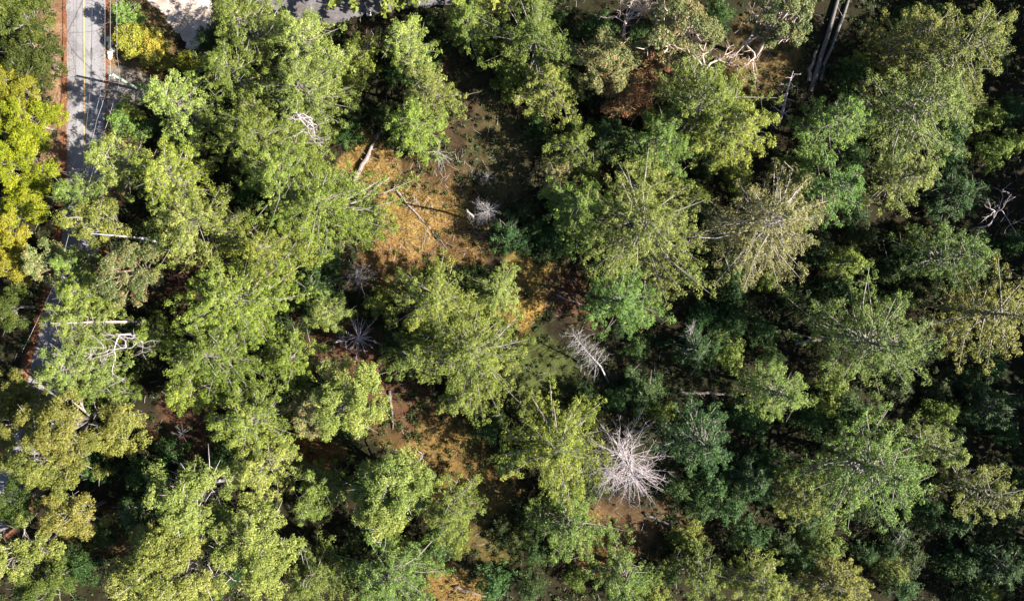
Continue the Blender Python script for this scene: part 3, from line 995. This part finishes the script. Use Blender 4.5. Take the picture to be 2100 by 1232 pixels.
# ------------------------------------------------------------------ dead trees, snags, bare branches
def bough(rng, p0, d, L, r, twigs=6, curl=.25, twig_l=.22, sides=4):
    tb = Tubes()
    d = Vector(d).normalized()
    side = d.cross(Vector((0, 0, 1)))
    if side.length < .1:
        side = Vector((1, 0, 0))
    side.normalize()
    bend = side * rng.normal() * curl + Vector((0, 0, rng.normal() * curl * .6))
    pts = [p0 + d * L * s + bend * L * s * s * .5 + Vector(rng.normal(size=3)) * .02 * L * (s > 0) for s in (0, .25, .5, .75, 1)]
    tb.add(pts, [r, r * .8, r * .62, r * .42, r * .15], sides)
    for i in range(twigs):
        s = rng.uniform(.3, 1) * 3.99
        k = int(s)
        a0 = pts[k].lerp(pts[k + 1], s - k)
        t = (d * rng.uniform(.2, .9) + side * rng.normal() * .8 + Vector((0, 0, rng.normal() * .5))).normalized()
        l = L * twig_l * rng.uniform(.4, 1.2)
        m = a0 + t * l * .5 + Vector(rng.normal(size=3)) * .06 * l
        tb.add([a0, m, a0 + t * l], [r * .42, r * .3, r * .1], 3, False)
    return tb


def dead_tree(base, top, label, n, L, mat, rad=.16, start=.25, rise=.15, name='dead_tree', cat='dead tree', twigs=6, br=.05, shape=.8, curl=.25, group=None, aim=None):
    rng = nseed()
    base, top = Vector(base), Vector(top)
    root = empty(name, base, label, cat, group)
    ax = top - base
    tb = Tubes()
    tb.add([(0, 0, -.2), ax * .3 + Vector((.02, .03, -.02)) * ax.length, ax * .65 + Vector((-.01, .02, .015)) * ax.length, ax], [rad, rad * .8, rad * .5, rad * .12], 7)
    tb.build('trunk', M[mat], root)
    g = rng.uniform(0, 6)
    e1 = ax.normalized().orthogonal()
    e2 = ax.normalized().cross(e1)
    for i in range(n):
        t = start + (1 - start) * (i + rng.random()) / n
        g += 2.39996 + rng.normal() * .4
        d = e1 * math.cos(g) + e2 * math.sin(g) + ax.normalized() * (rise + rng.normal() * .15)
        if aim is not None:
            d = d * .7 + Vector(aim)
        l = L * (1 - shape * (t - start) / (1 - start)) * rng.uniform(.6, 1.2)
        b = bough(rng, ax * t, d, l, br * (.6 + .5 * l / L), twigs, curl)
        b.build('branch', M[mat], root)
    return root


def G(u, v):
    p = P(u, v)
    p.z = gzs(p.x, p.y)
    return p


dead_tree(G(1262, 905), P(1304, 985, 15), 'bleached white dead fir bristling with bare branches', 98, 7.8, 'dead', .24, .22, .08, twigs=9, br=.045, shape=.5, curl=.22)
dead_tree(G(1240, 945), P(1264, 978, 8.5), 'smaller pinkish dead fir crowded against the bleached white one', 54, 4.2, 'dead', .14, .3, .10, twigs=9, br=.034, shape=.5, curl=.22)
dead_tree(G(1249, 786), P(1176, 684, 10), 'grey dead tree leaning over, thick with fine twigs', 84, 2.6, 'greydead', .15, .35, .1, name='leaning_dead_tree', twigs=9, br=.04, shape=.3)
dead_tree(G(1596, 262), P(1627, 146, 8), 'bleached broken snag with short stubs beside the fallen twin logs', 14, 2.2, 'dead', .30, .2, .05, name='snag', cat='snag', twigs=3, br=.08, shape=.3)
dead_tree(G(985, 442), P(1004, 430, 4.2), 'grey leafless bush at the edge of the golden clearing', 110, 2.6, 'greydead', .12, .1, .35, name='dead_bush', cat='dead bush', twigs=10, br=.032, shape=.4)
dead_tree(G(970, 454), P(957, 429, 12), 'thin bare snag casting a long straight shadow over the golden clearing', 8, .9, 'greydead', .22, .3, .1, name='snag', cat='snag', twigs=2, br=.035)
dead_tree(G(738, 700), P(737, 690, 4.5), 'pale dead tree top spreading like a star in the reddish hollow', 30, 3.6, 'dead', .2, .6, .1, twigs=5, br=.06, shape=.3)
dead_tree(G(740, 590), P(732, 552, 7.5), 'grey dead tree with hanging twigs in the dark hollow', 40, 3.0, 'greydead', .16, .35, -.1, twigs=7, br=.035, shape=.4)
dead_tree(G(897, 318), P(898, 308, 3), 'fan of dead twigs below the lowest pale fir', 22, 3.6, 'greydead', .14, .5, .0, name='dead_bush', cat='dead bush', twigs=4, br=.05, shape=.2, aim=(0, -.9, 0))
dead_tree(G(748, 98), P(748, 92, 2.5), 'brown dead fan of twigs in shade under the driveway', 36, 3.0, 'browndead', .12, .3, .2, name='dead_bush', cat='dead bush', twigs=6, br=.04, shape=.2)
dead_tree(G(330, 668), P(105, 663, 16), 'long white leaning trunk crossing the pale roadside fir', 12, 1.3, 'dead', .24, .5, .1, name='leaning_dead_tree', twigs=2, br=.05)
dead_tree(G(335, 500), P(186, 479, 13), 'white leaning trunk with stubs near the road bend', 9, 1.4, 'dead', .22, .2, .1, name='leaning_dead_tree', twigs=3, br=.04)
dead_tree(G(1418, 690), P(1416, 672, 8), 'thin grey dead tree in the dark hollow', 26, 2.6, 'greydead', .12, .3, .3, twigs=5, br=.035)
dead_tree(G(190, 0 + 1000) if False else G(1000, 368), P(1000, 360, 2.5), 'silvery twiggy bush beside the dark central gap', 40, 1.9, 'greydead', .1, .2, .3, name='dead_bush', cat='dead bush', twigs=7, br=.03)
dead_tree(G(1860, 1080), P(1840, 1110, 7), 'thin dead tree in shade under the largest lower right fir', 20, 2.4, 'greydead', .12, .3, .2, twigs=4, br=.035)
dead_tree(G(375, 895), P(372, 888, 4), 'small dead tree in the dark red hollow at lower left', 24, 2.6, 'greydead', .1, .3, .2, twigs=5, br=.035)
dead_tree(G(1970, 970), P(1990, 965, 6), 'dead twiggy tree in shade by the dim olive fir', 24, 2.6, 'greydead', .12, .3, .2, twigs=5, br=.03)


def grow(rng, root, mat, p, d, L, r, depth, spread=.6):
    """crooked forking limbs: each limb is a part"""
    tb = Tubes()
    pts = [Vector(p)]
    d = Vector(d).normalized()
    for i in range(4):
        d = (d + Vector(rng.normal(size=3)) * .26).normalized()
        pts.append(pts[-1] + d * L / 4)
    e = r * .62
    tb.add(pts, list(np.linspace(r, e, 5)), 5)
    for _ in range(3):
        k = rng.integers(1, 4)
        t = (d + Vector(rng.normal(size=3)) * .8).normalized()
        tb.add([pts[k], pts[k] + t * L * .25 + Vector(rng.normal(size=3)) * .05, pts[k] + t * L * .5], [r * .4, r * .28, r * .1], 3, False)
    tb.build('limb', M[mat], root)
    if depth:
        for _ in range(2 + (rng.random() < .35)):
            nd = (d + Vector(rng.normal(size=3)) * spread).normalized()
            grow(rng, root, mat, pts[-1], nd, L * rng.uniform(.62, .9), e * .85, depth - 1, spread)


def bare_branches(base, label, dirs, L, r, mat, depth=3, name='bare_tree', z0=0.0, spread=.6):
    rng = nseed()
    root = empty(name, base, label, 'bare tree')
    tb = Tubes()
    tb.add([(0, 0, -.2), (.05, .05, z0 * .5), (0, 0, z0)], [r * 1.5, r * 1.3, r * 1.1], 7)
    tb.build('trunk', M[mat], root)
    for d in dirs:
        grow(rng, root, mat, Vector((0, 0, z0 * .97)), d, L, r, depth, spread)
    return root


bare_branches(G(325, 680), 'white twisted bare branches beside the long white trunk', [(.6, -.9, .3), (.9, -.3, .3), (-.1, -1, .2)], 2.8, .12, 'dead', 3, z0=11)
bare_branches(G(658, 275), 'white twisted dead branches under the pale upper fir', [(.9, -.4, .2), (.5, -.9, .2), (.8, .1, .3)], 2.5, .11, 'dead', 3, z0=13)
bare_branches(G(1318, 130), 'white and pink madrone limbs forking in front of a dark gap', [(.3, .9, .5), (-.2, 1, .5)], 3.0, .17, 'palebark', 3, z0=9, spread=.4)
bare_branches(G(1262, 125), 'pink madrone limbs forking upward at the top edge', [(-.2, 1, .5), (-.6, .8, .4)], 2.8, .16, 'palebark', 3, z0=9, spread=.4)
bare_branches(G(1410, 185), 'pale bare madrone limbs rising above the lime fir', [(.1, .8, .6), (-.5, .6, .6), (.6, .6, .5)], 2.4, .19, 'palebark', 3, z0=10, spread=.5)
bare_branches(G(1490, 130), 'long pink madrone limbs sprawling above the brown patch', [(.9, .3, .2), (.8, -.3, .2), (.9, .8, .3)], 2.8, .20, 'palebark', 3, z0=9, spread=.45)
bare_branches(G(1985, 470), 'crooked white branch curving up in the dark', [(.7, .5, .3), (.75, .25, .3)], 3.4, .10, 'dead', 2, z0=4, spread=.35)
bare_branches(G(360, 572), 'red peeling limbs lying in a small sunny gap', [(.8, .35, .3), (.5, .2, .3)], 1.6, .16, 'redbark', 2, z0=2.2)


# ------------------------------------------------------------------ fallen logs
def log(a_, b_, r, label, mat='log', stubs=3, z=0.0, group='fallen logs on the forest floor'):
    rng = nseed()
    pa, pb = G(*a_), G(*b_)
    c = (pa + pb) / 2
    root = empty('fallen_log', c, label, 'log', group)
    d = (pb - pa) / 2
    tb = Tubes()
    o = Vector((0, 0, r * .85 + z))
    side = Vector((-d.y, d.x, 0)).normalized()
    pts, rr = [], []
    for k in range(8):
        t = -1 + 2 * k / 7
        pts.append(d * t + o + side * rng.normal() * .10 + Vector((0, 0, rng.normal() * .05 - .10 * abs(t))))
        rr.append(r * (1.08 - .24 * (t + 1)) * rng.uniform(.86, 1.12))
    rr[-1] *= .55
    tb.add(pts, rr, 9)
    tb.build('trunk', M[mat], root)
    for i in range(stubs):
        q = pts[2].lerp(pts[5], rng.uniform(-.6, 1.4))
        t = (side * rng.choice([-1, 1]) + d.normalized() * rng.normal() * .5 + Vector((0, 0, rng.uniform(.1, .7)))).normalized()
        b = bough(rng, q, t, rng.uniform(.8, 1.9), r * .28, 2)
        b.build('branch_stub', M[mat], root)
    return root


log((726, 376), (768, 288), .42, 'thick pinkish log at the upper side of the golden clearing', 'log', 3)
log((768, 285), (786, 258), .33, 'dark log end running up under the pale firs', 'darklog', 2)
log((744, 405), (799, 362), .26, 'grey log lying nearest the vivid green fir', 'log', 1)
log((742, 396), (772, 371), .20, 'shorter split log next to the grey clearing log', 'log', 0)
log((803, 383), (882, 468), .20, 'slender grey log crossing the golden clearing', 'log', 6)
log((884, 472), (918, 512), .13, 'thin dark pole continuing into the shaded clearing', 'darklog', 2)
log((1662, 190), (1738, -70), .38, 'long dark trunk of the twin logs by the top edge', 'darklog', 4)
log((1680, 168), (1762, -70), .30, 'thinner of the twin dark logs by the top edge', 'darklog', 4)
log((1655, 168), (1676, 92), .30, 'brownish log beside the twin dark logs', 'log', 1)
log((1392, 803), (1502, 810), .26, 'grey log across the dark hollow beneath the sparse golden tree', 'log', 4)
log((606, 940), (660, 964), .36, 'orange brown log in the lower hollow', 'browndead', 1)
log((1630, 703), (1700, 692), .36, 'grey leaning trunk beneath the large cool fir', 'darklog', 4)
log((1888, 665), (1950, 656), .38, 'dark log right of the large cool fir', 'darklog', 3)
log((1878, 402), (1934, 400), .25, 'grey log in the dark under the drooping pale fir', 'darklog', 1)
log((1140, 604), (1205, 630), .20, 'thin log by the reddish patch in the middle', 'log', 3)
log((684, 702), (714, 700), .16, 'short white log beside the star shaped dead tree', 'dead', 3)
log((650, 738), (694, 756), .24, 'dark log in the reddish hollow', 'darklog', 2)
log((1408, 822), (1440, 862), .26, 'pale stub of log above the blue green fir', 'greydead', 1)
log((1320, 1050), (1395, 1085), .24, 'dark log on brown soil under the white dead tree', 'darklog', 2)
log((930, 1200), (1000, 1222), .24, 'brown log on the golden patch at the bottom edge', 'browndead', 2)
log((1240, 1080), (1275, 1110), .2, 'pale log on tan soil below the bleached dead fir', 'log', 1)
log((712, 350), (740, 388), .16, 'short reddish branch log beside the thick pinkish one', 'browndead', 2)
log((800, 800), (806, 880), .25, 'dark log at the brown edge by the pale pinkish tree', 'darklog', 1)


# ------------------------------------------------------------------ utility pole, cables, post, boulders
def utility_pole(base, label, h=7.4, group='utility poles along the road'):
    root = empty('utility_pole', base, label, 'utility pole', group)
    tb = Tubes()
    tb.add([(0, 0, -.2), (0, 0, h * .5), (0, 0, h)], [.24, .20, .16], 12)
    tb.build('pole_shaft', M['pole'], root)
    for dz in (.25, 1.35):
        tb = Tubes()
        tb.add([(-.12, 0, h - dz), (-.45, -.05, h - dz + .04), (-.5, -.05, h - dz + .05)], [.04, .035, .03], 6)
        tb.build('insulator_arm', M['wire'], root)
        tb = Tubes()
        tb.add([(-.5, -.05, h - dz), (-.5, -.05, h - dz + .14), (-.5, -.05, h - dz + .22)], [.05, .09, .04], 8)
        tb.build('insulator', M['insul'], root)
    tb = Tubes()
    tb.add([(-.16, 0, h - 1.6), (-.5, 0, h - 1.5), (-.62, 0, h - 1.5)], [.03, .03, .03], 6)
    tb.build('bracket', M['wire'], root)
    tb = Tubes()
    tb.add([(0, 0, h - .02), (0, 0, h + .05)], [.16, .1], 12)
    tb.build('pole_cap', M['concrete'], root)
    return root


pb = G(287, 185)
north = Vector((pb.x + .6, pb.y + 42, 0))
south = G(88, 790)
utility_pole(pb, 'green tinted utility pole standing beside the road')
sp = utility_pole(north, 'utility pole further up the road beyond the photo')


def cable(pts, r, label, mat, sag=.5, name='overhead_wire', group='overhead wires along the road', extra=None):
    root = empty(name, pts[0], label, 'wire', group)
    tb = Tubes()
    for a_, b_ in zip(pts[:-1], pts[1:]):
        a_, b_ = Vector(a_), Vector(b_)
        q = [a_.lerp(b_, t) - Vector((0, 0, sag * 4 * t * (1 - t))) - Vector(pts[0]) for t in np.linspace(0, 1, 13)]
        tb.add(q, [r] * 13, 5)
    o = tb.build('strand', M[mat], root)
    for (t, l, rr, nm) in (extra or ()):
        a_, b_ = Vector(pts[0]), Vector(pts[1])
        c = a_.lerp(b_, t) - Vector((0, 0, sag * 4 * t * (1 - t))) - a_
        dd = (b_ - a_).normalized() * l / 2
        tb = Tubes()
        tb.add([c - dd, c - dd * .9, c + dd * .9, c + dd], [rr * .5, rr, rr, rr * .5], 8)
        tb.build(nm, M['cable'], root)
    return root


cable([P(187, -330, 7.2), P(187, 150, 6.2), P(168, 320, 6.4)], .04, 'thick black cable with splice case hanging over the road', 'cable', .25, name='overhead_cable',
      extra=[(440 / 480, 1.8, .12, 'splice_case'), (467 / 480, .55, .11, 'splice_box')])
cable([P(222, -330, 7.2), P(226, 153, 7.2), P(199, 245, 7.0), P(120, 560, 7.0), P(45, 722, 7.0)], .013, 'pale overhead wire running past the pole top along the road', 'wire', .2)
cable([P(234, -330, 7.2), P(240, 115, 7.0), P(246, 160, 7.0), P(234, 205, 6.8), P(150, 480, 7)], .012, 'pale overhead wire over the dark verge behind the pole', 'wire', .1)
cable([P(120, -20, 6.5), P(187, 126, 6.1), P(226, 153, 7.1)], .012, 'thin dark wire slanting across the grey road', 'cable', .15)
cable([P(214, -330, 6.8), P(215, 150, 6.6), P(196, 230, 6.5)], .010, 'thin grey wire along the road edge', 'wire', .1)

rt = empty('post', G(757, 28), 'dark post in a square pale edged footing by the driveway', 'post')
tb = Tubes(); tb.add([(0, 0, 0), (0, 0, 3), (0, 0, 6.2)], [.14, .13, .11], 10); tb.build('pole_shaft', M['steel'], rt)
for (cx, cy, hx, hy) in ((0, .42, .34, .05), (0, -.42, .34, .05), (.29, 0, .05, .37), (-.29, 0, .05, .37)):
    tb = Tubes(); tb.box((cx, cy, .12), hx, hy, .14); tb.build('footing_curb', M['concrete'], rt, False)
tb = Tubes(); tb.box((0, 0, .05), .24, .37, .09); tb.build('footing_fill', M['soil'], rt, False)


def boulder(u, v, r, label, mat='boulder', name='boulder', cat='boulder', group='white boulders along the verge'):
    rng = nseed()
    import bmesh
    bm = bmesh.new()
    bmesh.ops.create_icosphere(bm, subdivisions=2, radius=1)
    k = rng.normal(size=(5, 3))
    for q in bm.verts:
        n_ = q.co.normalized()
        f = 1 + .12 * sum(math.sin(2.2 * n_.dot(Vector(kk)) + i) for i, kk in enumerate(k)) / 1.5
        q.co = Vector((n_.x * r * f, n_.y * r * f * .85, n_.z * r * f * .7))
    me = bpy.data.meshes.new(name)
    bm.to_mesh(me)
    bm.free()
    p = G(u, v)
    o = link(name, me, M[mat])
    o.location = (p.x, p.y, p.z + r * .45)
    o.rotation_euler.z = rng.uniform(0, 6)
    return tag(o, label, cat, group)


boulder(226, 82, .50, 'topmost pale boulder of the roadside row')
boulder(231, 90, .58, 'largest pale boulder, touching the crimson tuft')
boulder(227, 98, .45, 'pale boulder just below the crimson tuft, on the road side')
boulder(232, 104, .52, 'flat pale boulder in the middle of the roadside row')
boulder(228, 111, .48, 'pale boulder second from the bottom of the row')
boulder(226, 119, .40, 'lowest and smallest pale boulder of the roadside row')
rngc = nseed()
vv, tt = leaves(rngc, np.array([(0, 0, .35), (.1, .2, .3)]), np.array([.42, .35]), 90, .8, .2, .12)
cr = link('crimson_tuft', tri_mesh('crimson_tuft', vv), M['crimson'])
cr.location = G(238, 97)
tag(cr, 'crimson leafy tuft beside the white roadside boulders', 'plant')

# ------------------------------------------------------------------ ground cover nobody could count
rng = nseed()
n = 18000
xs = rng.uniform(-88, 88, n); ys = rng.uniform(-54, 54, n)
cc, gm, rd = cover(xs, ys)
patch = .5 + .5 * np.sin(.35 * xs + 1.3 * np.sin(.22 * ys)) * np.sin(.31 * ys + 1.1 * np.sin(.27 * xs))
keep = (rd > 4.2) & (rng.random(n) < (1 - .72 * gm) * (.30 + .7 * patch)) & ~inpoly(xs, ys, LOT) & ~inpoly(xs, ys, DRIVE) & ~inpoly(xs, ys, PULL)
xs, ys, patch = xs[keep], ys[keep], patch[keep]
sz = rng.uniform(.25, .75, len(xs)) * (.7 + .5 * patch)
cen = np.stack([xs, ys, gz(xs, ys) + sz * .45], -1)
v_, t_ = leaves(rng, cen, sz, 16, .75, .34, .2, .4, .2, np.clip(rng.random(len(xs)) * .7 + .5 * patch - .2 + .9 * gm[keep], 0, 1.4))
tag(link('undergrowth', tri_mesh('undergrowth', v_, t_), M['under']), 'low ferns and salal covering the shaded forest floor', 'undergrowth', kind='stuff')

n = 700000
xs = rng.uniform(-70, 70, n); ys = rng.uniform(-50, 50, n)
u_ = 1050 + xs * S; v0 = 616 - ys * S
near = np.zeros(n, bool)
for (cu, cv, ru, rv, colr, w) in COVERS:
    if colr[0] > .1:
        near |= (((u_ - cu) / ru) ** 2 + ((v0 - cv) / rv) ** 2) < 1.4
xs, ys = xs[near], ys[near]
cc, gm, rd = cover(xs, ys)
keep = (rng.random(len(xs)) < gm * .85) & (rd > 4) & ~inpoly(xs, ys, LOT)
xs, ys = xs[keep][:80000], ys[keep][:70000]
n = len(xs)
p0 = np.stack([xs, ys, gz(xs, ys) - .02], -1)
tip = p0 + np.stack([rng.normal(size=n) * .22, rng.normal(size=n) * .22, rng.uniform(.12, .42, n)], -1)
sd = unit(np.stack([rng.normal(size=n), rng.normal(size=n), np.zeros(n)], -1)) * rng.uniform(.03, .07, n)[:, None]
tn = np.clip(.45 * rng.random(n) + .3 + .3 * np.sin(.9 * xs) * np.sin(.8 * ys + 1), 0, 1)
tag(link('dry_grass', tri_mesh('dry_grass', np.stack([p0 - sd, p0 + sd, tip], 1), tn), M['grass']), 'dry golden grass in the clearings', 'grass', kind='stuff')

M['litter'] = leaf_mat("fallen_leaf_litter", [(0, (.05, .025, .012)), (.5, (.17, .075, .035)), (.8, (.22, .13, .05)), (1, (.26, .21, .05))])
pts = []
for _ in range(7000):
    k = rnd.randrange(len(ROADC) - 1)
    p, q = ROADC[k], ROADC[k + 1]
    if not -50 < p.y < 52:
        continue
    d = (q - p).normalized()
    e = (3.05 + (rnd.gauss(0, .45) if rnd.random() < .8 else -abs(rnd.gauss(0, 1.6)))) * rnd.choice((-1, 1))
    t = p.lerp(q, rnd.random())
    pts.append((t.x - d.y * e, t.y + d.x * e, .06 + rnd.random() * .05))
v_, t_ = leaves(rng, np.array(pts), np.full(len(pts), .06), 1, .3, .17, .12, 1.2, .3)
tag(link('leaf_litter', tri_mesh('leaf_litter', v_, t_), M['litter']), 'fallen brown leaves drifted along the road edges', 'leaf litter', kind='stuff')

n = 2600
tb = Tubes()
for _ in range(n):
    x, y = rnd.uniform(-80, 82), rnd.uniform(-48, 48)
    if _ < 260:
        q = P(rnd.uniform(700, 1000), rnd.uniform(300, 520))
        x, y = q.x, q.y
    if x < -60 and road_dist(x, y)[0] < 3.6:
        continue
    a_ = rnd.uniform(0, 6.28); l = rnd.uniform(.4, 1.6)
    z = gzs(x, y) + rnd.uniform(.05, .5)
    d = Vector((math.cos(a_) * l, math.sin(a_) * l, rnd.uniform(-.1, .3)))
    tb.add([Vector((x, y, z)), Vector((x, y, z)) + d * .5 + Vector((rnd.uniform(-.1, .1), rnd.uniform(-.1, .1), .05)), Vector((x, y, z)) + d], [.035, .03, .012], 3, False)
tag(tb.build('fallen_twigs', M['greydead']), 'fallen grey twigs scattered over the forest floor', 'twigs', kind='stuff')

# the woods go on all round, outside the frame
allv, allt = [], []
woods = []
protos = []
for k in range(3):
    r_ = nseed()
    vtx, tnn, br, lean = fir_mesh(r_, 25, [6.0], dens=.45, n_leaf=8, leafL=.85, leafW=.55, base=.2)
    protos.append((vtx, tnn))
x = -50
spots = []
for yy in np.arange(-68, 62, 7.0):
    for xx in (91, 99, 108):
        spots.append((xx + rnd.uniform(-2, 2), yy + rnd.uniform(-2, 2)))
for xx in np.arange(-60, 90, 8.0):
    spots.append((xx + rnd.uniform(-2, 2), -59 + rnd.uniform(-2, 1)))
    spots.append((xx + rnd.uniform(-2, 2), -68 + rnd.uniform(-2, 2)))
for uu in (745, 835, 925, 1015):  # unseen firs added above the driveway for the shade they cast
    q = P(uu, -14)
    spots.append((q.x, q.y))
for xx in np.arange(6, 90, 9.0):
    spots.append((xx + rnd.uniform(-2, 2), 60 + rnd.uniform(-1, 3)))
for yy in np.arange(-60, 62, 9.0):
    spots.append((-98 + rnd.uniform(-3, 2), yy))
    spots.append((-110 + rnd.uniform(-3, 3), yy + 4))
for xx in np.arange(-60, 0, 10.0):
    spots.append((xx, 66 + rnd.uniform(0, 4)))
tbw = Tubes()
for (xx, yy) in spots:
    vtx, tnn = rnd.choice(protos)
    a_ = rnd.uniform(0, 6.28); s = rnd.uniform(.85, 1.12)
    ca, sa = math.cos(a_) * s, math.sin(a_) * s
    w = vtx.copy()
    w[..., 0] = vtx[..., 0] * ca - vtx[..., 1] * sa + xx
    w[..., 1] = vtx[..., 0] * sa + vtx[..., 1] * ca + yy
    w[..., 2] = vtx[..., 2] * s
    allv.append(w); allt.append(tnn)
    tbw.add([(xx, yy, -.2), (xx, yy, 20 * s)], [.4, .05], 6)
wd = tag(link('surrounding_woods', tri_mesh('surrounding_woods', np.concatenate(allv), np.concatenate(allt)), M['fir']), 'dense fir woods continuing beyond the photo', 'woods', kind='stuff')
t_ = tbw.build('trunks', M['bark'], wd)
t_['kind'] = 'stuff'

print("TRIS", sum(len(o.data.polygons) for o in bpy.data.objects if o.type == 'MESH'))
